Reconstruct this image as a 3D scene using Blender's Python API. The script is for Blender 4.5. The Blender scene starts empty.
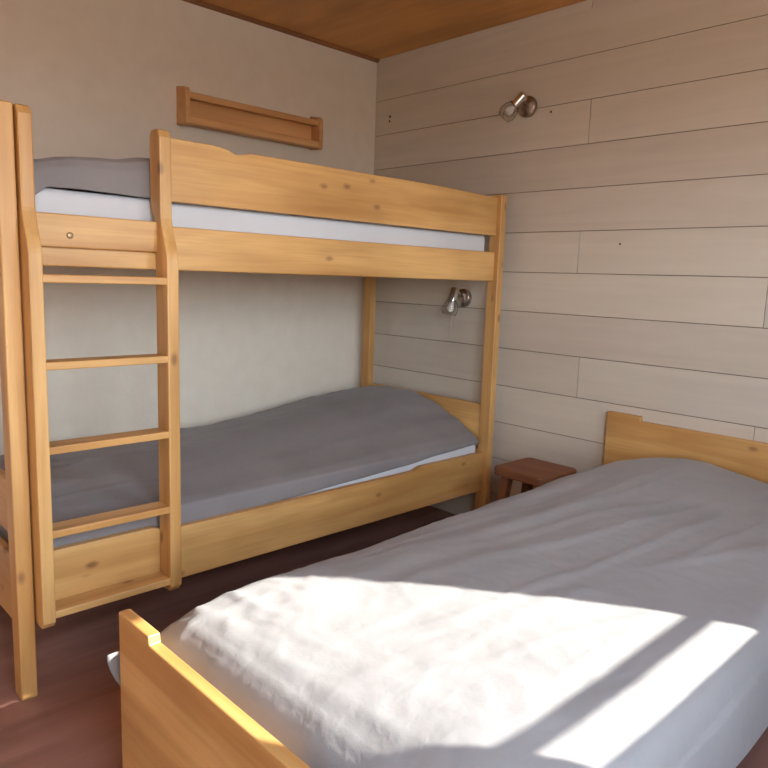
import bpy, bmesh, math, random
from mathutils import Vector, Matrix, noise
random.seed(7)
scn = bpy.context.scene
COL = scn.collection
PI = math.pi

# ------------------------------------------------------------------ materials
def new_mat(name):
    m = bpy.data.materials.new(name); m.use_nodes = True
    nt = m.node_tree; nt.nodes.clear()
    out = nt.nodes.new('ShaderNodeOutputMaterial')
    b = nt.nodes.new('ShaderNodeBsdfPrincipled')
    nt.links.new(b.outputs[0], out.inputs[0])
    return m, nt, b

def N(nt, kind, **kw):
    n = nt.nodes.new(kind)
    for k, v in kw.items():
        if k in n.inputs.keys() if hasattr(n.inputs, 'keys') else False: n.inputs[k].default_value = v
        else: setattr(n, k, v)
    return n

def ramp(nt, stops):
    r = nt.nodes.new('ShaderNodeValToRGB'); e = r.color_ramp.elements
    while len(e) > len(stops): e.remove(e[-1])
    while len(e) < len(stops): e.new(0.5)
    for k, (p, c) in enumerate(stops):
        e[k].position = p; e[k].color = (*c, 1) if len(c) == 3 else c
    return r

def mix(nt, fac, a, b, mode='MIX'):
    m = nt.nodes.new('ShaderNodeMix'); m.data_type = 'RGBA'; m.blend_type = mode
    for sock, val in ((m.inputs[0], fac), (m.inputs[6], a), (m.inputs[7], b)):
        if hasattr(val, 'links'): nt.links.new(val, sock)
        elif isinstance(val, (int, float)): sock.default_value = val
        else: sock.default_value = (*val, 1)
    return m.outputs[2]

def math_n(nt, op, a, b=None, clamp=False):
    m = nt.nodes.new('ShaderNodeMath'); m.operation = op; m.use_clamp = clamp
    for s, v in ((m.inputs[0], a), (m.inputs[1], b)):
        if v is None: continue
        if hasattr(v, 'links'): nt.links.new(v, s)
        else: s.default_value = v
    return m.outputs[0]

def coords(nt, scale, seed=True, rot=None):
    tc = nt.nodes.new('ShaderNodeTexCoord')
    mp = nt.nodes.new('ShaderNodeMapping'); mp.inputs['Scale'].default_value = scale
    src = tc.outputs['Object']
    if seed:
        oi = nt.nodes.new('ShaderNodeObjectInfo')
        v = nt.nodes.new('ShaderNodeVectorMath'); v.operation = 'SCALE'
        c = nt.nodes.new('ShaderNodeCombineXYZ')
        for k, mul in enumerate((17.0, 41.0, 29.0)):
            nt.links.new(math_n(nt, 'MULTIPLY', oi.outputs['Random'], mul), c.inputs[k])
        a = nt.nodes.new('ShaderNodeVectorMath'); a.operation = 'ADD'
        nt.links.new(src, a.inputs[0]); nt.links.new(c.outputs[0], a.inputs[1])
        src = a.outputs[0]
    nt.links.new(src, mp.inputs['Vector'])
    return mp.outputs[0]

def bump(nt, b, h, strength, dist=0.002):
    n = nt.nodes.new('ShaderNodeBump'); n.inputs['Strength'].default_value = strength
    n.inputs['Distance'].default_value = dist
    nt.links.new(h, n.inputs['Height']); nt.links.new(n.outputs[0], b.inputs['Normal'])

def wood(name, axis, light, dark, knot, rough=0.42, knots=True, seed=True):
    m, nt, b = new_mat(name)
    def sc(along, across):
        s = [across]*3; s[axis] = along; return s
    v = coords(nt, sc(1.1, 16.0), seed)
    n1 = nt.nodes.new('ShaderNodeTexNoise'); n1.inputs['Scale'].default_value = 1.0
    n1.inputs['Detail'].default_value = 5; n1.inputs['Distortion'].default_value = 0.6
    nt.links.new(v, n1.inputs['Vector'])
    r1 = ramp(nt, [(0.30, dark), (0.62, light)])
    nt.links.new(n1.outputs[0], r1.inputs[0])
    # fine fibres
    v2 = coords(nt, sc(5.0, 150.0), seed)
    n2 = nt.nodes.new('ShaderNodeTexNoise'); n2.inputs['Scale'].default_value = 1.0; n2.inputs['Detail'].default_value = 3
    nt.links.new(v2, n2.inputs['Vector'])
    col = mix(nt, math_n(nt, 'MULTIPLY', math_n(nt, 'SUBTRACT', n2.outputs[0], 0.45, True), 1.2, True), r1.outputs[0], dark)
    # broad blotches
    v3 = coords(nt, sc(1.6, 4.0), seed)
    n3 = nt.nodes.new('ShaderNodeTexNoise'); n3.inputs['Scale'].default_value = 1.3; n3.inputs['Detail'].default_value = 2
    nt.links.new(v3, n3.inputs['Vector'])
    r3 = ramp(nt, [(0.35, (0.80, 0.76, 0.70)), (0.65, (1.06, 1.05, 1.04))])
    nt.links.new(n3.outputs[0], r3.inputs[0])
    col = mix(nt, 1.0, col, r3.outputs[0], 'MULTIPLY')
    if knots:
        v4 = coords(nt, sc(8.0, 15.0), seed)
        vo = nt.nodes.new('ShaderNodeTexVoronoi'); vo.inputs['Scale'].default_value = 1.0
        nt.links.new(v4, vo.inputs['Vector'])
        sp = nt.nodes.new('ShaderNodeSeparateColor'); nt.links.new(vo.outputs['Color'], sp.inputs[0])
        sel = math_n(nt, 'GREATER_THAN', sp.outputs[0], 0.60)
        kr = ramp(nt, [(0.07, (1, 1, 1)), (0.12, (0.6, 0.6, 0.6)), (0.20, (0, 0, 0))])
        nt.links.new(vo.outputs['Distance'], kr.inputs[0])
        col = mix(nt, math_n(nt, 'MULTIPLY', math_n(nt, 'MULTIPLY', kr.outputs[0], sel), 0.75), col, knot)
    nt.links.new(col, b.inputs['Base Color'])
    b.inputs['Roughness'].default_value = rough
    bump(nt, b, n2.outputs[0], 0.12, 0.001)
    return m

PINE_L, PINE_D, PINE_K = (0.70, 0.42, 0.155), (0.51, 0.255, 0.073), (0.17, 0.07, 0.025)
pine = [wood('pine_grain_' + 'xyz'[k], k, PINE_L, PINE_D, PINE_K) for k in range(3)]
stool_wood = wood('dark_stained_wood', 1, (0.26, 0.098, 0.038), (0.18, 0.062, 0.024), (0.05, 0.015, 0.008), 0.6, False)
shelf_wood = wood('shelf_wood', 0, (0.68, 0.38, 0.155), (0.56, 0.29, 0.11), (0.2, 0.08, 0.03), 0.5, False)
ceil_wood = wood('ceiling_wood', 1, (0.66, 0.325, 0.095), (0.58, 0.27, 0.075), (0.12, 0.045, 0.015), 0.5, False, False)
trim_wood = wood('trim_wood', 0, (0.34, 0.14, 0.045), (0.20, 0.075, 0.022), (0.1, 0.03, 0.01), 0.5, False)

def m_fabric(name, c1, c2, crinkle=0.5, thread=900):
    m, nt, b = new_mat(name)
    v = coords(nt, (1, 1, 1))
    n = nt.nodes.new('ShaderNodeTexNoise'); n.inputs['Scale'].default_value = 3.0; n.inputs['Detail'].default_value = 4
    nt.links.new(v, n.inputs['Vector'])
    r = ramp(nt, [(0.35, c1), (0.65, c2)]); nt.links.new(n.outputs[0], r.inputs[0])
    nt.links.new(r.outputs[0], b.inputs['Base Color'])
    b.inputs['Roughness'].default_value = 0.9
    b.inputs['Specular IOR Level'].default_value = 0.15
    b.inputs['Sheen Weight'].default_value = 0.15
    w = nt.nodes.new('ShaderNodeTexNoise'); w.inputs['Scale'].default_value = 30.0
    w.inputs['Detail'].default_value = 4; w.inputs['Distortion'].default_value = 0.25
    nt.links.new(v, w.inputs['Vector'])
    bump(nt, b, w.outputs[0], crinkle, 0.006)
    return m
grey = m_fabric('grey_duvet_shaded', (0.215, 0.194, 0.186), (0.26, 0.236, 0.227), 0.35)  # bunk duvets: same fabric, with the bunk's shade put into the colour
grey_sun = m_fabric('grey_duvet_sunlit', (0.272, 0.262, 0.250), (0.310, 0.300, 0.286), 0.32)  # single bed duvet: lighter copy of that fabric, brighter light put into the colour
white = m_fabric('white_sheet', (0.60, 0.60, 0.605), (0.66, 0.66, 0.665), 0.12)
blue_grey = m_fabric('blue_grey_pillowcase', (0.16, 0.16, 0.22), (0.2, 0.2, 0.27), 0.2)

def m_plaster():
    m, nt, b = new_mat('painted_plaster')
    v = coords(nt, (1, 1, 1), False)
    n = nt.nodes.new('ShaderNodeTexNoise'); n.inputs['Scale'].default_value = 14; n.inputs['Detail'].default_value = 6
    nt.links.new(v, n.inputs['Vector'])
    r = ramp(nt, [(0.3, (0.685, 0.61, 0.495)), (0.7, (0.72, 0.65, 0.535))]); nt.links.new(n.outputs[0], r.inputs[0])
    nt.links.new(r.outputs[0], b.inputs['Base Color']); b.inputs['Roughness'].default_value = 0.9
    n2 = nt.nodes.new('ShaderNodeTexNoise'); n2.inputs['Scale'].default_value = 45; n2.inputs['Detail'].default_value = 4
    nt.links.new(v, n2.inputs['Vector'])
    bump(nt, b, n2.outputs[0], 0.25, 0.004)
    return m
plaster = m_plaster()

def m_planks():
    m, nt, b = new_mat('whitewashed_planks')
    geo = nt.nodes.new('ShaderNodeNewGeometry')
    v = coords(nt, (14, 1.5, 22), False)
    off = nt.nodes.new('ShaderNodeVectorMath'); off.operation = 'ADD'
    cx = nt.nodes.new('ShaderNodeCombineXYZ')
    nt.links.new(math_n(nt, 'MULTIPLY', geo.outputs['Random Per Island'], 60.0), cx.inputs[1])
    nt.links.new(v, off.inputs[0]); nt.links.new(cx.outputs[0], off.inputs[1])
    n = nt.nodes.new('ShaderNodeTexNoise'); n.inputs['Scale'].default_value = 1.0; n.inputs['Detail'].default_value = 6
    n.inputs['Distortion'].default_value = 0.8
    nt.links.new(off.outputs[0], n.inputs['Vector'])
    r = ramp(nt, [(0.25, (0.55, 0.495, 0.405)), (0.55, (0.59, 0.53, 0.435)), (0.78, (0.62, 0.56, 0.465))])
    nt.links.new(n.outputs[0], r.inputs[0])
    tint = ramp(nt, [(0.0, (0.93, 0.91, 0.90)), (0.5, (1.0, 1.0, 1.0)), (1.0, (1.03, 1.02, 1.0))])
    nt.links.new(geo.outputs['Random Per Island'], tint.inputs[0])
    col = mix(nt, 1.0, r.outputs[0], tint.outputs[0], 'MULTIPLY')
    # pale rubbed patches
    v2 = coords(nt, (1, 3, 6), False)
    n2 = nt.nodes.new('ShaderNodeTexNoise'); n2.inputs['Scale'].default_value = 1.2; n2.inputs['Detail'].default_value = 3
    nt.links.new(v2, n2.inputs['Vector'])
    r2 = ramp(nt, [(0.5, (0, 0, 0)), (0.8, (0.4, 0.4, 0.4))]); nt.links.new(n2.outputs[0], r2.inputs[0])
    col = mix(nt, r2.outputs[0], col, (0.62, 0.57, 0.48))
    nt.links.new(col, b.inputs['Base Color']); b.inputs['Roughness'].default_value = 0.65
    v3 = coords(nt, (60, 6, 160), False)
    n3 = nt.nodes.new('ShaderNodeTexNoise'); n3.inputs['Scale'].default_value = 1; n3.inputs['Detail'].default_value = 3
    nt.links.new(v3, n3.inputs['Vector']); bump(nt, b, n3.outputs[0], 0.15, 0.001)
    return m
planks = m_planks()

def m_floor():
    m, nt, b = new_mat('red_brown_floor')
    v = coords(nt, (1.1, 7.0, 1), False)
    n = nt.nodes.new('ShaderNodeTexNoise'); n.inputs['Scale'].default_value = 1.6; n.inputs['Detail'].default_value = 5
    n.inputs['Distortion'].default_value = 0.5
    nt.links.new(v, n.inputs['Vector'])
    r = ramp(nt, [(0.3, (0.26, 0.120, 0.086)), (0.65, (0.40, 0.21, 0.158))]); nt.links.new(n.outputs[0], r.inputs[0])
    tc = nt.nodes.new('ShaderNodeTexCoord')
    br = nt.nodes.new('ShaderNodeTexBrick'); br.inputs['Scale'].default_value = 1.0
    br.inputs['Brick Width'].default_value = 1.2; br.inputs['Row Height'].default_value = 0.19
    br.inputs['Mortar Size'].default_value = 0.0015
    br.inputs['Color1'].default_value = (1, 1, 1, 1); br.inputs['Color2'].default_value = (0.93, 0.92, 0.91, 1)
    br.inputs['Mortar'].default_value = (0.9, 0.88, 0.87, 1)
    nt.links.new(tc.outputs['Object'], br.inputs['Vector'])
    col = mix(nt, 1.0, r.outputs[0], br.outputs[0], 'MULTIPLY')
    nt.links.new(col, b.inputs['Base Color']); b.inputs['Roughness'].default_value = 0.42
    return m
floor_m = m_floor()

def plain(name, c, rough=0.5, metal=0.0, trans=0.0, ior=1.45):
    m, nt, b = new_mat(name)
    v = coords(nt, (1, 1, 1))
    n = nt.nodes.new('ShaderNodeTexNoise'); n.inputs['Scale'].default_value = 30
    nt.links.new(v, n.inputs['Vector'])
    r = ramp(nt, [(0.3, tuple(x*0.93 for x in c)), (0.7, c)]); nt.links.new(n.outputs[0], r.inputs[0])
    nt.links.new(r.outputs[0], b.inputs['Base Color'])
    b.inputs['Roughness'].default_value = rough; b.inputs['Metallic'].default_value = metal
    b.inputs['Transmission Weight'].default_value = trans; b.inputs['IOR'].default_value = ior
    return m
nickel = plain('brushed_nickel', (0.46, 0.40, 0.35), 0.30, 1.0)
chrome = plain('polished_chrome', (0.75, 0.72, 0.68), 0.12, 1.0)
glass = plain('clear_glass', (0.97, 0.97, 0.97), 0.0, 0.0, 1.0, 1.13)
bulb_m = plain('frosted_bulb', (0.75, 0.70, 0.62), 0.35)
cord_m = plain('pale_cord', (0.42, 0.38, 0.34), 0.7)
dark_gap = plain('dark_groove', (0.20, 0.14, 0.10), 0.9)
steel = plain('bolt_steel', (0.42, 0.30, 0.17), 0.4, 0.6)
white_paint = plain('white_frame_paint', (0.78, 0.77, 0.75), 0.5)
spot_dark = plain('dark_knot', (0.12, 0.07, 0.05), 0.8)
snow = plain('outside_ground', (0.60, 0.46, 0.33), 0.9)
roof_m = plain('eave_boards', (0.25, 0.15, 0.08), 0.7)

# ------------------------------------------------------------------ geometry helpers
def obj(name, bm, mat, parent=None, smooth=False):
    me = bpy.data.meshes.new(name)
    bmesh.ops.recalc_face_normals(bm, faces=bm.faces)
    bm.to_mesh(me); bm.free()
    for mm in (mat if isinstance(mat, (list, tuple)) else [mat]): me.materials.append(mm)
    if smooth:
        for p in me.polygons: p.use_smooth = True
    o = bpy.data.objects.new(name, me); COL.objects.link(o)
    if parent is not None: o.parent = parent
    return o

def add_box(bm, x0, x1, y0, y1, z0, z1, bev=0.0, seg=2, mi=0):
    t = bmesh.new()
    bmesh.ops.create_cube(t, size=1.0)
    for v in t.verts:
        v.co = Vector(((x0+x1)/2 + v.co.x*(x1-x0), (y0+y1)/2 + v.co.y*(y1-y0), (z0+z1)/2 + v.co.z*(z1-z0)))
    if bev > 0:
        bmesh.ops.bevel(t, geom=list(t.edges), offset=bev, segments=seg, profile=0.5, affect='EDGES')
    join(bm, t, mi)
    return bm

def join(bm, t, mi=0):
    mp = {}
    for v in t.verts: mp[v] = bm.verts.new(v.co)
    for f in t.faces:
        try:
            nf = bm.faces.new([mp[v] for v in f.verts]); nf.material_index = mi; nf.smooth = f.smooth
        except ValueError: pass
    t.free()

def box(x0, x1, y0, y1, z0, z1, bev=0.004, seg=2):
    return add_box(bmesh.new(), min(x0,x1), max(x0,x1), min(y0,y1), max(y0,y1), min(z0,z1), max(z0,z1), bev, seg)

def prism(pts, axis, a, b, bev=0.003):
    """extrude an outline of (p, q) along an axis: x -> (y,z), y -> (x,z), z -> (x,y)"""
    bm = bmesh.new()
    def P(p, q, t):
        return (t, p, q) if axis == 0 else ((p, t, q) if axis == 1 else (p, q, t))
    lo = [bm.verts.new(P(p, q, a)) for p, q in pts]; hi = [bm.verts.new(P(p, q, b)) for p, q in pts]
    n = len(pts)
    bm.faces.new(lo); bm.faces.new(hi[::-1])
    for k in range(n): bm.faces.new((lo[k], lo[(k+1) % n], hi[(k+1) % n], hi[k]))
    bmesh.ops.recalc_face_normals(bm, faces=bm.faces)
    if bev > 0:
        es = [e for e in bm.edges if len(e.link_faces) == 2 and e.calc_face_angle(0) > 0.7]
        bmesh.ops.bevel(bm, geom=es, offset=bev, segments=2, profile=0.5, affect='EDGES', clamp_overlap=True)
    return bm

def lathe(bm, prof, org, axis, seg=32, mi=0, close=True):
    """prof: (radius, t) list along axis from org"""
    ax = Vector(axis).normalized()
    u = ax.orthogonal().normalized(); w = ax.cross(u)
    rings = []
    for r, t in prof:
        c = Vector(org) + ax*t
        if r < 1e-5: rings.append([bm.verts.new(c)])
        else: rings.append([bm.verts.new(c + (u*math.cos(2*PI*k/seg) + w*math.sin(2*PI*k/seg))*r) for k in range(seg)])
    for A, B in zip(rings[:-1], rings[1:]):
        for k in range(seg):
            a = [A[k % len(A)], A[(k+1) % len(A)]] if len(A) > 1 else [A[0]]
            b = [B[(k+1) % len(B)], B[k % len(B)]] if len(B) > 1 else [B[0]]
            if len(a) + len(b) >= 3:
                f = bm.faces.new(a + b); f.smooth = True; f.material_index = mi
    if close:
        for rg in (rings[0], rings[-1]):
            if len(rg) > 2:
                f = bm.faces.new(rg); f.material_index = mi
    return bm

def tube(bm, pts, r, seg=10):
    pts = [Vector(p) for p in pts]; rings = []
    for k, p in enumerate(pts):
        d = (pts[min(k+1, len(pts)-1)] - pts[max(k-1, 0)]).normalized()
        u = d.cross(Vector((0.3, 0.2, 0.93))).normalized(); w = d.cross(u)
        rr = r[k] if isinstance(r, (list, tuple)) else r
        rings.append([bm.verts.new(p + (u*math.cos(2*PI*j/seg) + w*math.sin(2*PI*j/seg))*rr) for j in range(seg)])
    for A, B in zip(rings[:-1], rings[1:]):
        for j in range(seg):
            f = bm.faces.new((A[j], A[(j+1) % seg], B[(j+1) % seg], B[j])); f.smooth = True
    bm.faces.new(rings[0][::-1]); bm.faces.new(rings[-1])
    return bm

def thing(name, label, cat, loc=(0, 0, 0), group=None):
    o = bpy.data.objects.new(name, None); COL.objects.link(o)
    o.location = loc; o.empty_display_size = 0.1
    tag(o, label, cat, group); return o

def tag(o, label, cat, group=None):
    o['label'] = label; o['category'] = cat
    if group: o['group'] = group
    return o

def struct(name, bm, mat, parent=None):
    o = obj(name, bm, mat, parent)
    if parent is None: o['kind'] = 'structure'
    return o

def shift(o, root):
    """mesh was modelled in world coordinates: bring it into its thing's frame"""
    o.data.transform(Matrix.Translation(-root.location)); return o

# ------------------------------------------------------------------ the room
H = 2.2527
XW, YS = -3.9, -3.25            # far walls behind the camera
T = 0.12
struct('floor', box(XW-T, 0.14, YS-T, 0.12, -0.06, 0.0, 0), floor_m)
struct('ceiling', box(XW-T, 0.14, YS-T, 0.12, H, H+0.06, 0), ceil_wood)
struct('wall_left', box(XW-T, T, 0.0, T, 0.0, H, 0), plaster)

# plank wall: one mesh of staggered boards over a dark backing
pz0, pw = 0.1654, 0.1708
joints = {12: [-1.23], 11: [-2.62], 10: [-0.60, -2.5], 9: [-1.257, -2.7], 8: [-2.45], 7: [-2.55], 6: [-1.25, -2.75], 5: [-1.98], 4: [-2.62],
          3: [-1.29, -2.7], 2: [-1.99], 1: [-2.4], 0: [-1.98], -1: [-1.25]}
joints[10] = [-2.5]
bm = bmesh.new()
add_box(bm, 0.004, T, YS-T, -0.0005, 0.0, H, 0, mi=1)
for k in range(-1, 13):
    z0, z1 = max(0.0, pz0 + (k)*pw), min(H, pz0 + (k+1)*pw)
    js = [0.0012] + joints.get(k, []) + [YS]
    g0 = 0.0 if k == 12 else 0.0014; g1 = 0.0 if k == 11 else 0.0014
    # row index k is the board whose lower edge is line k
    for a, b in zip(js[:-1], js[1:]):
        add_box(bm, 0.0, 0.02, b + 0.0011, a - 0.0012, z0 + g0, z1 - g1, 0.0007, 1, mi=0)
for (y, z, r) in ((-0.110, 1.958, 0.007), (-0.107, 1.936, 0.006), (-1.073, 1.849, 0.005), (-1.43, 1.307, 0.004)):
    t = bmesh.new(); lathe(t, [(r, 0.0), (r, 0.0012), (0, 0.0016)], (0.0003, y, z), (-1, 0, 0), 14); join(bm, t, 2)
struct('wall_right', bm, [planks, dark_gap, spot_dark])

struct('wall_back', box(XW-T, XW, YS, 0.0, 0.0, H, 0), plaster)

# window wall behind the photographer (first opening sized by the patch of sun on the bed)
W1 = (-1.250, -0.596, 1.120, 1.83)
W_FILL = (-2.95, -1.75, 0.55, 2.08)  # made-up second opening, added to let in more sky light
bm = bmesh.new()
def wallseg(x0, x1, z0, z1): add_box(bm, x0, x1, YS-T, YS, z0, z1, 0)
wallseg(XW-T, W_FILL[0], 0, H); wallseg(W_FILL[0], W_FILL[1], W_FILL[3], H); wallseg(W_FILL[0], W_FILL[1], 0, W_FILL[2])
wallseg(W_FILL[1], W1[0], 0, H); wallseg(W1[0], W1[1], 0, W1[2]); wallseg(W1[0], W1[1], W1[3], H); wallseg(W1[1], 0.004, 0, H)
struct('wall_front', bm, plaster)
# frames
bm = bmesh.new()
yb0, yb1 = YS-0.012, YS-0.004
add_box(bm, W1[0], W1[1], YS-0.03, YS-0.005, 1.1985, 1.221, 0.003)
struct('window_1', bm, white_paint)
bm = bmesh.new()
fw = 0.06
for x in (W_FILL[0], (W_FILL[0]+W_FILL[1])/2 - fw/2, W_FILL[1]-fw): add_box(bm, x, x+fw, YS-0.09, YS-0.03, W_FILL[2], W_FILL[3], 0.004)
for z in (W_FILL[2], W_FILL[3]-fw): add_box(bm, W_FILL[0]+fw, W_FILL[1]-fw, YS-0.085, YS-0.035, z, z+fw, 0.003)
struct('added_fill_window', bm, white_paint)  # frame of the added opening that brings in sky fill
# ground outside
gp = struct('ground_outside', box(-9, 6, -14, YS-T-0.02, -0.40, -0.30, 0), snow)

# dark cover strip where ceiling meets the plaster wall
struct('trim_1', prism([(-0.016, H-0.013), (0.0, H-0.016), (0.0, H), (-0.022, H)], 0, XW, -0.0, 0.0015), trim_wood)

# ------------------------------------------------------------------ bunk bed
XL0, XL1, XR0, XR1 = -2.075, -2.034, -0.117, -0.080
YF, YR, YB = -0.936, -0.9135, -0.075
ZL = 1.530
ZT = 1.512
bunk = thing('bunk_bed', 'honey pine bunk bed with a fixed ladder standing against the plaster wall', 'bunk bed', (-1.077, -0.50, 0))
def bp(name, bm, ax, parent=None, mat=None):
    o = obj(name, bm, mat or pine[ax], parent or bunk); shift(o, bunk); return o

pd = 0.058
for (x0, x1) in ((XL0, XL1), (XR0, XR1)):
    zt = ZL if x0 == XL0 else ZT
    bp('corner_post', box(x0, x1, YF, YF+pd, 0, zt, 0.005, 3), 2)
    bp('corner_post', box(x0, x1, YB-pd, YB, 0, zt, 0.005, 3), 2)
# front boards
def wavy(x0, x1, zb, ztop_fn, n=60):
    pts = [(x0, zb)] + [(x1, zb)]
    for k in range(n+1):
        x = x1 + (x0-x1)*k/n
        pts.append((x, ztop_fn(x)))
    return pts
def sstep(a, b, x):
    t = max(0, min(1, (x-a)/(b-a))); return t*t*(3-2*t)
def guard_top(x):
    z = 1.5085 + 0.006*(1-sstep(-1.50, -1.41, x)) + 0.0015*noise.noise(Vector((x*5, 3, 1)))
    z -= 0.012*math.exp(-((x+1.402)/0.026)**2)
    z -= 0.008*sstep(-0.55, -0.13, x)
    return z
bp('guard_rail', prism(wavy(-1.6360, XR0+0.001, 1.3405, guard_top), 1, YR, YR+0.026, 0.003), 0)
bp('side_rail', box(XL1-0.001, XR0+0.001, YR, YR+0.026, 1.1473, 1.2709, 0.004), 0)
def low_top(x):
    return 0.371 + 0.013*sstep(-0.57, -0.52, x) + 0.018*(1-sstep(-1.68, -1.66, x))
bp('side_rail', prism(wavy(XL1-0.001, XR0+0.001, 0.206, low_top, 90), 1, YR, YR+0.026, 0.003), 0)
# wall-side boards
bp('side_rail', box(XL1-0.001, XR0+0.001, YB-0.045, YB-0.02, 1.1473, 1.2709, 0.004), 0)
bp('side_rail', box(XL1-0.001, XR0+0.001, YB-0.045, YB-0.02, 0.206, 0.37, 0.004), 0)
# end boards
def endboard(x, z0, z1): return box(x, x+0.022, YF+pd-0.001, YB-pd+0.001, z0, z1, 0.004)
for z0, z1 in ((0.208, 0.395), (0.452, 0.598)): bp('end_board', endboard(XL0+0.003, z0, z1), 1)
for z0, z1 in ((1.1473, 1.2709), (1.36, 1.50)): bp('end_board', endboard(XL0+0.006, z0, z1), 1)
for z0, z1 in ((0.206, 0.395), (0.405, 0.598)): bp('head_board', endboard(XR0+0.008, z0, z1), 1)
for z0, z1 in ((1.1473, 1.2709), (1.36, 1.50)): bp('head_board', endboard(XR0+0.008, z0, z1), 1)
# slatted bases carrying the mattresses
for zz in (0.215, 1.168):
    for k in range(9):
        xx = -1.95 + k*0.2175
        bp('bed_slat', box(xx, xx+0.07, YR+0.026, YB-0.045, zz, zz+0.018, 0.003, 1), 1)
# ladder
def ladder_outline():
    f0, f1, b0, b1 = -0.986, -0.950, -0.915, -0.888
    L = [(f0+0.014, 0.205), (f0, 0.222)]
    for k in range(0, 13):
        t = k/12; z = 1.165 + 0.135*t; L.append((f0 + (f1-f0)*sstep(0, 1, t), z))
    L += [(f1, ZL-0.024), (f1+0.010, ZL-0.006), (f1+0.022, ZL-0.001), (b1-0.012, ZL-0.001), (b1, ZL-0.014)]
    for k in range(0, 7):
        t = k/6; z = 1.325 - 0.05*t; L.append((b1 + (b0-b1)*sstep(0, 1, t), z))
    L += [(b0, 0.225), (b0-0.010, 0.205)]
    return L
LX = ((-2.0300, -1.9965), (-1.672, -1.6365))
for a, b in LX: bp('ladder_rail', prism(ladder_outline(), 0, a, b, 0.004), 2)
for z in (1.127, 0.909, 0.692, 0.469, 0.249):
    bp('ladder_step', box(LX[0][1]-0.002, LX[1][0]+0.002, -0.983, -0.916, z-0.0205, z, 0.003), 0)
cp = bp('ladder_crosspiece', box(LX[0][1]-0.002, LX[1][0]+0.001, -0.932, -0.9137, 1.195, 1.2795, 0.004), 0)
q = bmesh.new(); lathe(q, [(0.0085, 0), (0.0085, 0.002), (0.006, 0.004), (0.0, 0.0045)], (-1.911, -0.932, 1.2265), (0, -1, 0), 18)
bo = bp('bolt', q, 0, cp, steel)

# ------------------------------------------------------------------ mattresses
def mattress(name, x0, x1, y0, y1, z0, z1, label, bev=0.03, group=None):
    bm = box(x0, x1, y0, y1, z0, z1, bev, 5)
    for f in bm.faces: f.smooth = True
    o = obj(name, bm, white, None, True)
    return tag(o, label, 'mattress', group)
mattress('mattress', -1.982, -0.128, -0.874, YB-0.060, 1.1865, 1.3470, 'white mattress in the upper bunk behind the ladder and guard rail', 0.022)
mattress('mattress', -2.020, -0.122, -0.874, YB-0.060, 0.2335, 0.4170, 'white mattress in the lower bunk, its edge showing under the grey duvet', 0.012)

# ------------------------------------------------------------------ cloth builder
def cloth(name, nx, ny, fn, thick, mat):
    """closed sheet: outer surface fn(u,v) plus an inner copy offset along the normal"""
    P = [[Vector(fn(i/nx, j/ny)) for j in range(ny+1)] for i in range(nx+1)]
    bm = bmesh.new()
    A = [[bm.verts.new(p) for p in row] for row in P]
    B = []
    for i in range(nx+1):
        row = []
        for j in range(ny+1):
            du = P[min(i+1, nx)][j] - P[max(i-1, 0)][j]; dv = P[i][min(j+1, ny)] - P[i][max(j-1, 0)]
            n = du.cross(dv)
            n = n.normalized() if n.length > 1e-12 else Vector((0, 0, 1))
            row.append(bm.verts.new(P[i][j] - n*thick))
        B.append(row)
    for i in range(nx):
        for j in range(ny):
            bm.faces.new((A[i][j], A[i+1][j], A[i+1][j+1], A[i][j+1]))
            bm.faces.new((B[i][j], B[i][j+1], B[i+1][j+1], B[i+1][j]))
    for i in range(nx):
        bm.faces.new((A[i][0], B[i][0], B[i+1][0], A[i+1][0])); bm.faces.new((A[i][ny], A[i+1][ny], B[i+1][ny], B[i][ny]))
    for j in range(ny):
        bm.faces.new((A[0][j], A[0][j+1], B[0][j+1], B[0][j])); bm.faces.new((A[nx][j], B[nx][j], B[nx][j+1], A[nx][j+1]))
    return obj(name, bm, mat, None, True)

def lerp(tab, x):
    if x <= tab[0][0]: return tab[0][1]
    for (a, p), (b, q) in zip(tab[:-1], tab[1:]):
        if x <= b:
            t = (x-a)/(b-a); return p + (q-p)*(t*t*(3-2*t)*0.5 + t*0.5)
    return tab[-1][1]
def ridged(x, y, s=0.0):
    n = noise.noise(Vector((x, y, s))); return 1 - abs(n)*2
def fbm(x, y, z, o=4):
    return noise.fractal(Vector((x, y, z)), 1.0, 2.0, o)

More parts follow.
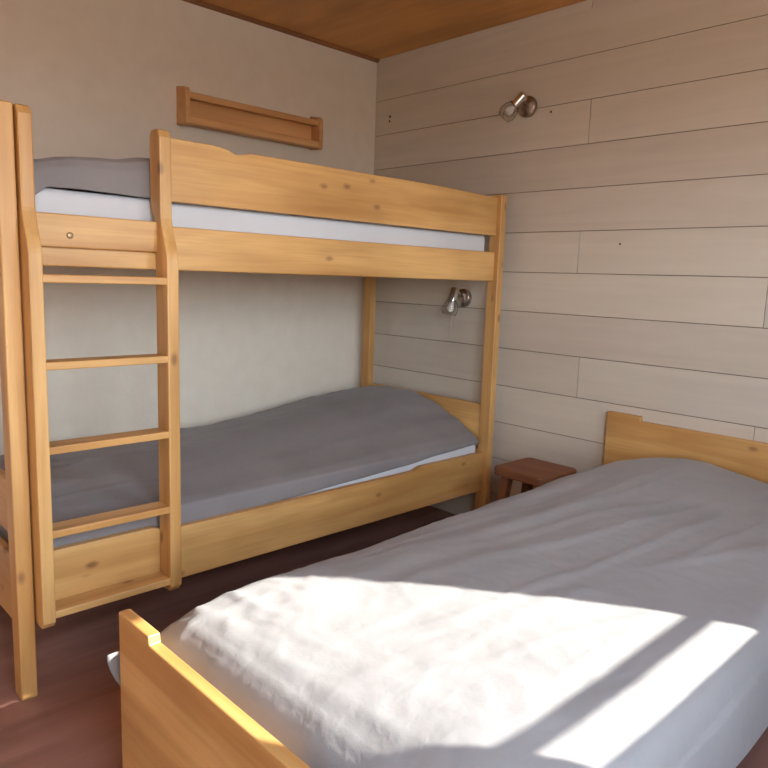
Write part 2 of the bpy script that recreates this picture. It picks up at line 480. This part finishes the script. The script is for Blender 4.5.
# --- lower bunk duvet
LT = [(-2.02, 0.482), (-1.14, 0.502), (-0.85, 0.524), (-0.65, 0.555), (-0.5, 0.583), (-0.36, 0.605), (-0.22, 0.613), (-0.15, 0.608), (-0.12, 0.598)]
def lower_duvet(u, v):
    x = -2.018 + 1.896*u
    # v: 0 front hem -> 1 wall side
    yf, ybk = -0.8835, -0.150
    zt = lerp(LT, x)
    hem = 0.392 - 0.012*sstep(-1.1, -1.6, x) + 0.0
    hem = lerp([(-2.02, 0.4190), (-1.7, 0.4170), (-1.5, 0.4185), (-1.0, 0.4185), (-0.3, 0.4195), (-0.11, 0.4225)], x)
    if v < 0.12:
        t = v/0.12; y = yf - 0.002*math.sin(t*PI); z = hem + 0.012*t
    else:
        t = (v-0.12)/0.88; y = yf + (ybk-yf)*t
        hd = sstep(-0.7, -0.2, x)
        rise = (1-hd)*lerp([(0, 0.0), (0.06, 0.22), (0.25, 0.55), (0.55, 0.93), (0.8, 1.0), (1.0, 0.90)], t) + hd*lerp([(0, 0.0), (0.05, 0.16), (0.20, 0.50), (0.40, 0.86), (0.56, 1.0), (0.8, 0.98), (1.0, 0.80)], t)
        z = hem + 0.012 + (zt - hem - 0.012)*rise
        lump = 0.010*fbm(x*2.2, y*3.0, 1.3, 3) + 0.004*fbm(x*7, y*8, 4.0, 3)
        z += lump*min(1, t*5)
        fold = sstep(0.60, 1.0, ridged(x*2.0 + 0.6*y, y*9.0 + 0.5*x, 8.0))
        z += 0.008*fold*math.exp(-((x+1.75)/0.35)**2)*min(1, t*4)
    return (x, y, z)
# let the front hem dip below the mattress rim over the foot half
def lower_duvet2(u, v):
    x, y, z = lower_duvet(u, v)
    if v < 0.12:
        drop = lerp([(-2.02, 0.050), (-1.66, 0.056), (-1.55, 0.062), (-1.30, 0.056), (-1.1, 0.046), (-0.9, 0.038), (-0.57, 0.026), (-0.40, 0.012), (-0.11, 0.002)], x)
        z -= drop*(1-v/0.12)
        y -= 0.0
    return (x, y - 0.001, z)
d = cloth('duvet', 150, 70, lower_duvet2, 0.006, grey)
tag(d, 'shaded grey duvet spread smooth over the lower bunk, raised at the pillow end', 'duvet')

# --- upper bunk duvet: lies inside the guard rail, thick rolled front edge
def upper_duvet(u, v):
    x = -2.012 + 1.80*u
    zt = lerp([(-2.02, 1.395), (-1.96, 1.418), (-1.90, 1.432), (-1.84, 1.438), (-1.76, 1.446), (-1.66, 1.464), (-1.2, 1.45), (-0.4, 1.455), (-0.2, 1.44)], x)
    hem = lerp([(-2.02, 1.3), (-1.985, 1.318), (-1.94, 1.349), (-1.85, 1.350), (-1.66, 1.346), (-0.2, 1.346)], x)
    prof = [(-0.8835, 0.0), (-0.8825, 0.28), (-0.881, 0.62), (-0.868, 0.87), (-0.835, 0.99), (-0.70, 1.03), (-0.5, 1.05), (-0.3, 1.03), (-0.2, 0.98), (-0.135, 0.85), (-0.128, 0.4)]
    s = v*(len(prof)-1); k = min(int(s), len(prof)-2); t = s-k
    y = prof[k][0]*(1-t) + prof[k+1][0]*t; f = prof[k][1]*(1-t) + prof[k+1][1]*t
    z = hem + (zt-hem)*f
    cre = 0.012*math.exp(-((x+1.915 - 0.25*(z-1.40))/0.014)**2)
    y += (cre if v < 0.4 else 0) + (0.004*abs(fbm(x*6, z*9, 2.0, 3)) if v < 0.9 else 0)
    z += 0.005*fbm(x*5, y*5, 3.0, 3)*(1 if f > 0.3 else 0)
    return (x, y, z)
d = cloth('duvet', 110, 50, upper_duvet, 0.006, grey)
tag(d, 'folded-over grey duvet on the upper bunk above the white mattress edge', 'duvet')

# ------------------------------------------------------------------ single bed
BX, FX = -0.028, -2.026
BL, BR = -1.4482, -2.46
bed = thing('single_bed', 'low pine single bed with notched head and foot boards beside the bunk', 'bed', (-1.02, -1.95, 0))
def sb(name, bm, ax, parent=None, mat=None):
    o = obj(name, bm, mat or pine[ax], parent or bed); shift(o, bed); return o
def notched(z, nd, ew):
    l, r = BL, BR
    return [(l, 0.0), (l, z), (l-ew+0.003, z), (l-ew-0.001, z-nd), (r+ew+0.001, z-nd), (r+ew-0.003, z), (r, z), (r, 0.0), (r+0.06, 0.0), (r+0.07, 0.09), (l-0.07, 0.09), (l-0.06, 0.0)]
sb('headboard', prism(notched(0.6486, 0.0188, 0.1397), 0, BX, BX+0.026, 0.003), 1)
sb('footboard', prism(notched(0.4366, 0.0188, 0.1397), 0, FX, FX+0.0261, 0.003), 1)
for y in (BL-0.052, BR+0.140): sb('side_rail', box(FX+0.025, BX+0.001, y, y+0.024, 0.11, 0.217, 0.004), 0)
for k in range(9):
    xx = -1.92 + k*0.218
    sb('bed_slat', box(xx, xx+0.07, BR+0.164, BL-0.052, 0.20, 0.218, 0.003, 1), 1)
m = mattress('mattress', FX+0.090, BX-0.020, BR+0.150, BL-0.056, 0.2185, 0.355, 'white mattress of the low single bed hidden beneath its sunlit grey duvet', 0.02)

# pillow under the duvet, a corner peeping at the headboard
bm = bmesh.new()
nu, nv = 40, 30
def pil(u, v, s):
    a, b = 2*u-1, 2*v-1
    h = 0.062*(max(0, 1-a**4)**0.6)*(max(0, 1-b**4)**0.6)
    return Vector((-0.27 + 0.225*a*(1-0.04*b*b), -1.93 + 0.36*b*(1-0.05*a*a), 0.424 + s*h))
G = {}
for s in (1, -1):
    for i in range(nu+1):
        for j in range(nv+1):
            edge = i in (0, nu) or j in (0, nv)
            key = (i, j, 1 if edge else s)
            if key not in G: G[key] = bm.verts.new(pil(i/nu, j/nv, s))
    g = lambda i, j: G[(i, j, 1 if (i in (0, nu) or j in (0, nv)) else s)]
    for i in range(nu):
        for j in range(nv):
            f = (g(i, j), g(i+1, j), g(i+1, j+1), g(i, j+1))
            try: bm.faces.new(f if s > 0 else f[::-1])
            except ValueError: pass
tag(obj('pillow', bm, blue_grey, None, True), 'blue grey pillow tucked under the single bed duvet at its headboard', 'pillow')

ST = [(-2.0, 0.29), (-1.985, 0.315), (-1.965, 0.362), (-1.942, 0.402), (-1.92, 0.422), (-1.88, 0.440), (-1.80, 0.456), (-1.70, 0.466), (-1.5, 0.478), (-1.25, 0.495), (-1.0, 0.505), (-0.75, 0.520), (-0.5, 0.548), (-0.32, 0.558), (-0.18, 0.548), (-0.10, 0.528), (-0.04, 0.508)]
def single_duvet(u, v):
    x = -1.990 + 1.950*u
    zt = lerp(ST, x)
    # cross profile control points: (y, dz below top or absolute)
    hl = 0.235 + 0.012*math.sin(x*9.0) + 0.01*fbm(x*2, 1, 5, 2)
    hr = 0.325 + 0.010*math.sin(x*7+1) + 0.008*fbm(x*2.4, 3, 7, 2)
    yl = -1.436; yr = -2.440
    # left edge leans in a little where the cover pulls towards the middle of the bed
    pull = 0.045*math.exp(-((x+1.35)/0.35)**2)
    headdrop = 0.035*sstep(-0.42, -0.08, x)
    ld = lerp([(-1.99, 0.012), (-1.5, 0.030), (-1.2, 0.046), (-0.9, 0.078), (-0.5, 0.130), (-0.3, 0.158), (-0.1, 0.180)], x)
    rd = 0.035*sstep(-0.9, -0.35, x) - 0.026*sstep(-1.20, -1.62, x)*sstep(-1.97, -1.85, x)
    foot = 1 - sstep(-1.98, -1.80, x)
    pts = [(yl+0.014, hl), (yl+0.010, hl+0.06), (yl+0.002-pull*0.2, min(zt-0.12-ld, hl+0.13)), (yl-0.008-pull*0.6, zt-0.068-ld), (yl-0.030-pull, zt-0.036-ld*0.92),
           (yl-0.065-pull, zt-0.014-ld*0.75), (yl-0.12-pull, zt-0.004-ld*0.5), (yl-0.24, zt-ld*0.15), (yl-0.40, zt+0.004), (-1.95, zt+0.006-max(rd, 0)*0.25), (yr+0.36, zt+0.004-max(rd, 0)*0.7-min(rd, 0)*0.4), (yr+0.20, zt+0.001-headdrop*0.25-rd),
           (yr+0.09, zt-0.002-headdrop*0.5-rd), (yr+0.035, zt-0.009-headdrop*0.7-rd), (yr+0.010, zt-0.032-headdrop*0.7-rd), (yr, zt-0.075-headdrop*0.4-rd), (yr-0.004, hr+0.05), (yr-0.006, hr)]
    n = len(pts)-1
    # parameter by chord so the flat top gets most columns
    if not hasattr(single_duvet, 'cum'):
        ch = [math.hypot(b[0]-a[0], b[1]-a[1])*(1.0 if 0.03 < abs(b[0]-a[0]) else 1.8) for a, b in zip(pts[:-1], pts[1:])]
        tot = sum(ch); c = [0]
        for q in ch: c.append(c[-1] + q/tot)
        single_duvet.cum = c
    c = single_duvet.cum
    k = 0
    while k < n-1 and v > c[k+1]: k += 1
    t = (v-c[k])/(c[k+1]-c[k]); t = max(0, min(1, t))
    def cr(p0, p1, p2, p3):
        return 0.5*((2*p1) + (-p0+p2)*t + (2*p0-5*p1+4*p2-p3)*t*t + (-p0+3*p1-3*p2+p3)*t**3)
    a = [pts[max(0, min(n, k+o))] for o in (-1, 0, 1, 2)]
    y = cr(*[q[0] for q in a]); z = cr(*[q[1] for q in a])
    y += 0.0
    # how flat here (1 on top, 0 on hanging sides)
    top = sstep(yl-0.02, yl-0.14, y)*sstep(yr+0.005, yr+0.06, y) if True else 1
    top = (1-sstep(yl-0.14, yl-0.02, y))*sstep(yr+0.005, yr+0.06, y)
    side_l = 1-sstep(0.0, 0.16, v)
    # soft long folds running along the bed from the pillow
    w = y + 0.30*(x+0.9)*0.55 + 0.02*fbm(x*2.5, y*3, 2.0, 2)
    fl = 0.0065*math.sin(w*34.0 + 1.5*noise.noise(Vector((x*1.2, w*3, 0)))) * math.exp(-((y+1.68)/0.20)**2)*math.exp(-((x+0.95)/0.42)**2)
    fl += 0.005*(sstep(0.55, 1.0, ridged(x*1.3+2, w*11, 3.0)))*math.exp(-((x+1.0)/0.6)**2)
    # crinkles over the foot half
    cr2 = 0.0042*sstep(0.45, 1.0, ridged(x*5+y*3, y*6-x*2.5, 11.0)) + 0.0030*sstep(0.5, 1.0, ridged(x*13-y*4, y*11+x*5, 21.0))
    near_foot = 1-sstep(-1.85, -1.25, x)
    left_zone = math.exp(-((y+1.60)/0.16)**2)
    crk = cr2*(0.28 + 0.6*near_foot*(0.3+left_zone))
    crk += 0.004*sstep(0.5, 1.0, ridged(x*11+y*2, y*4.5, 31.0))*near_foot*left_zone
    z += (fl + crk + 0.007*fbm(x*1.7, y*2.1, 9.0, 3))*top
    # wavy hanging sides
    hang = (1-top)
    if v < 0.4: y += hang*(0.006*math.sin(x*11) + 0.006*fbm(x*3, z*3, 6, 2)) * (1 if z < 0.42 else 0.3)
    # foot corner of the cover pokes out past the footboard on the far side
    if v < 0.35 and x < -1.86:
        g = (1-sstep(-1.992, -1.86, x))*math.exp(-((z-0.300)/0.075)**2)
        y += 0.046*g; x -= 0.034*g*sstep(BL+0.012, BL+0.030, y)
    if v > 0.6 and z < zt-0.05: y -= 0.003*(1+math.sin(x*8))*(1-top)
    return (x, y, z)
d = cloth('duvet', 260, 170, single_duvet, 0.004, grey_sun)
tag(d, 'sunlit grey crumpled duvet over the single bed, striped with sunlight', 'duvet')

# ------------------------------------------------------------------ stool
stool = thing('stool', 'small dark brown wooden stool between the bunk bed and the headboard', 'stool', (-0.262, -1.285, 0))
sx0, sx1, sy0, sy1, sz = -0.388, -0.136, -1.408, -1.164, 0.42
def rrect(x0, x1, y0, y1, r, n=6):
    pts = []
    for cx, cy, a in ((x1-r, y1-r, 0), (x0+r, y1-r, 90), (x0+r, y0+r, 180), (x1-r, y0+r, 270)):
        for k in range(n+1):
            t = math.radians(a + 90*k/n); pts.append((cx + r*math.cos(t), cy + r*math.sin(t)))
    return pts
o = obj('seat', prism(rrect(sx0, sx1, sy0, sy1, 0.03), 2, sz-0.034, sz, 0.006), stool_wood, stool); shift(o, stool)
for ix, iy in ((0, 0), (0, 1), (1, 0), (1, 1)):
    cx = sx0+0.05 if ix == 0 else sx1-0.05; cy = sy0+0.05 if iy == 0 else sy1-0.045
    ex = cx + (-0.022 if ix == 0 else 0.022); ey = cy + (-0.045 if iy == 0 else 0.045)
    bm = bmesh.new()
    t0 = Vector((cx, cy, sz-0.033)); t1 = Vector((ex, ey, 0.0))
    rw = []
    for p, r in ((t0, 0.019), (t1, 0.015)):
        rw.append([bm.verts.new((p.x+sx*r, p.y+sy*r, p.z)) for sx, sy in ((-1, -1), (1, -1), (1, 1), (-1, 1))])
    for k in range(4): bm.faces.new((rw[0][k], rw[0][(k+1) % 4], rw[1][(k+1) % 4], rw[1][k]))
    bm.faces.new(rw[0]); bm.faces.new(rw[1][::-1])
    bmesh.ops.recalc_face_normals(bm, faces=bm.faces)
    bmesh.ops.bevel(bm, geom=list(bm.edges), offset=0.003, segments=2, affect='EDGES')
    o = obj('leg', bm, stool_wood, stool); shift(o, stool)

# ------------------------------------------------------------------ wall shelf
sh = thing('wall_shelf', 'narrow wooden ledge shelf mounted on the plaster wall above the upper bunk', 'shelf', (-0.787, 0.0, 1.741))
SX0, SX1, SD = -1.123, -0.408, -0.080
def sp(name, bm):
    o = obj(name, bm, shelf_wood, sh); return shift(o, sh)
def cheek(x0, x1):
    return prism([(0.0, 1.746), (SD+0.006, 1.741), (SD, 1.747), (SD, 1.872), (SD+0.012, 1.888), (0.0, 1.900)], 0, x0, x1, 0.003)
sp('end_panel', cheek(SX0, SX0+0.022)); sp('end_panel', cheek(SX1-0.022, SX1))
sp('back_board', box(SX0+0.020, SX1-0.02, -0.016, 0.0, 1.755, 1.875, 0.002))
sp('bottom_ledge', box(SX0+0.020, SX1-0.02, SD+0.004, -0.015, 1.746, 1.776, 0.006, 3))
sp('top_rail', box(SX0+0.020, SX1-0.02, SD+0.012, SD+0.030, 1.846, 1.873, 0.004))

# ------------------------------------------------------------------ wall spotlights
def spotlight(label, cy, cz, top, tip, r_disc, cord):
    s = thing('wall_spotlight', label, 'wall lamp', (0, cy, cz), 'reading spotlights on the plank wall')
    def put(name, bm, mat, parent=None):
        o = obj(name, bm, mat, parent or s, False); return shift(o, s)
    bm = bmesh.new()
    lathe(bm, [(r_disc, 0.0), (r_disc, 0.018), (r_disc-0.003, 0.022), (0.012, 0.023), (0.0, 0.023)], (0, cy, cz), (-1, 0, 0), 40)
    put('base', bm, nickel)
    top = Vector(top); tip = Vector(tip); ax = (tip-top).normalized(); Ln = (tip-top).length
    mid = top + ax*Ln*0.12
    bm = bmesh.new()
    tube(bm, [(-0.020, cy+0.004, cz+0.012), (-0.045, cy+0.006, cz+0.018), tuple(mid - Vector((-0.012, 0.012, 0))), tuple(mid)], 0.009)
    put('arm', bm, chrome)
    bm = bmesh.new()
    lathe(bm, [(0.0, -0.006), (0.013, -0.005), (0.0175, 0.0), (0.0175, Ln*0.5), (0.0185, Ln*0.52), (0.0185, Ln*0.56), (0.016, Ln*0.565), (0.0, Ln*0.565)], top, ax, 28)
    hd = put('lamp_head', bm, chrome)
    bm = bmesh.new()
    a = Ln*0.5
    outer = [(0.0190, a), (0.026, a+0.010), (0.0335, a+0.024), (0.037, a+0.042), (0.036, a+0.056), (0.031, a+0.069)]
    inner = [(r-0.0022, t) for r, t in outer[::-1]]
    pr = outer + inner + [outer[0]]
    lathe(bm, pr, top, ax, 36, 0, False)
    put('glass_shade', bm, glass)
    bm = bmesh.new()
    lathe(bm, [(0.008, Ln*0.55), (0.010, a+0.018), (0.017, a+0.034), (0.016, a+0.046), (0.009, a+0.054), (0.0, a+0.056)], top, ax, 24)
    put('bulb', bm, bulb_m)
    if cord:
        bm = bmesh.new(); tube(bm, cord, 0.0012, 6); put('pull_cord', bm, cord_m)
    return s
spotlight('round nickel spotlight with glass shade high on the plank wall above the guard rail', -0.960, 1.884, (-0.070, -0.982, 1.918), (-0.075, -0.905, 1.853), 0.043, None)
spotlight('round nickel spotlight with pull cord on plank wall inside the lower bunk', -0.660, 1.065, (-0.070, -0.657, 1.108), (-0.080, -0.640, 1.000), 0.043,
          [(-0.074, -0.648, 1.04), (-0.075, -0.646, 0.96), (-0.075, -0.646, 0.872)])

# ------------------------------------------------------------------ light
sun = bpy.data.lights.new('sun', 'SUN'); sun.energy = 15.0; sun.angle = math.radians(0.53); sun.color = (1.0, 0.98, 0.94)
so = bpy.data.objects.new('sun', sun); COL.objects.link(so)
dirv = Vector((-0.515, 0.857, -0.643)).normalized()
so.rotation_euler = dirv.to_track_quat('-Z', 'Y').to_euler()
so.location = (3, -7, 5)

w = bpy.data.worlds.new('sky'); scn.world = w; w.use_nodes = True
nt = w.node_tree; nt.nodes.clear()
wo = nt.nodes.new('ShaderNodeOutputWorld'); bg = nt.nodes.new('ShaderNodeBackground')
tc = nt.nodes.new('ShaderNodeTexCoord'); sx = nt.nodes.new('ShaderNodeSeparateXYZ')
nt.links.new(tc.outputs['Generated'], sx.inputs[0])
r = ramp(nt, [(0.0, (0.16, 0.12, 0.09)), (0.49, (0.20, 0.16, 0.13)), (0.51, (0.84, 0.92, 1.0)), (0.64, (0.72, 0.84, 1.0)), (0.78, (0.36, 0.46, 0.62)), (1.0, (0.22, 0.33, 0.55))])
mp = nt.nodes.new('ShaderNodeMapRange'); mp.inputs[1].default_value = -1; mp.inputs[2].default_value = 1
nt.links.new(sx.outputs[2], mp.inputs[0]); nt.links.new(mp.outputs[0], r.inputs[0])
nt.links.new(r.outputs[0], bg.inputs[0]); bg.inputs[1].default_value = 15.5
nt.links.new(bg.outputs[0], wo.inputs[0])

def portal(name, win):
    l = bpy.data.lights.new(name, 'AREA'); l.shape = 'RECTANGLE'; l.size = win[1]-win[0]; l.size_y = win[3]-win[2]
    l.cycles.is_portal = True
    o = bpy.data.objects.new(name, l); COL.objects.link(o)
    o.location = ((win[0]+win[1])/2, YS-T-0.01, (win[2]+win[3])/2)
    o.rotation_euler = Vector((0, 1, 0)).to_track_quat('-Z', 'Z').to_euler()
portal('sky_portal', W1); portal('sky_portal', W_FILL)

# ------------------------------------------------------------------ camera
cam = bpy.data.cameras.new('camera'); co = bpy.data.objects.new('camera', cam); COL.objects.link(co)
cam.sensor_fit = 'HORIZONTAL'; cam.sensor_width = 36.0
cam.lens = 36.0*705.963/768.0
F = Vector((0.68763121, 0.71063278, -0.14887704)); R = Vector((0.72172294, -0.69137894, 0.03333411)); U = Vector((0.07924214, 0.13036955, 0.98829371))
M = Matrix(((R.x, U.x, -F.x, -2.60361563), (R.y, U.y, -F.y, -2.82250636), (R.z, U.z, -F.z, 1.14655952), (0, 0, 0, 1)))
co.matrix_world = M
cam.clip_start = 0.02
scn.camera = co

scn.view_settings.view_transform = 'Standard'
scn.view_settings.look = 'None'
scn.view_settings.exposure = 0.12
scn.view_settings.gamma = 1.0
scn.view_settings.use_curve_mapping = False
scn.cycles.max_bounces = 10
scn.cycles.diffuse_bounces = 8
scn.cycles.use_denoising = True
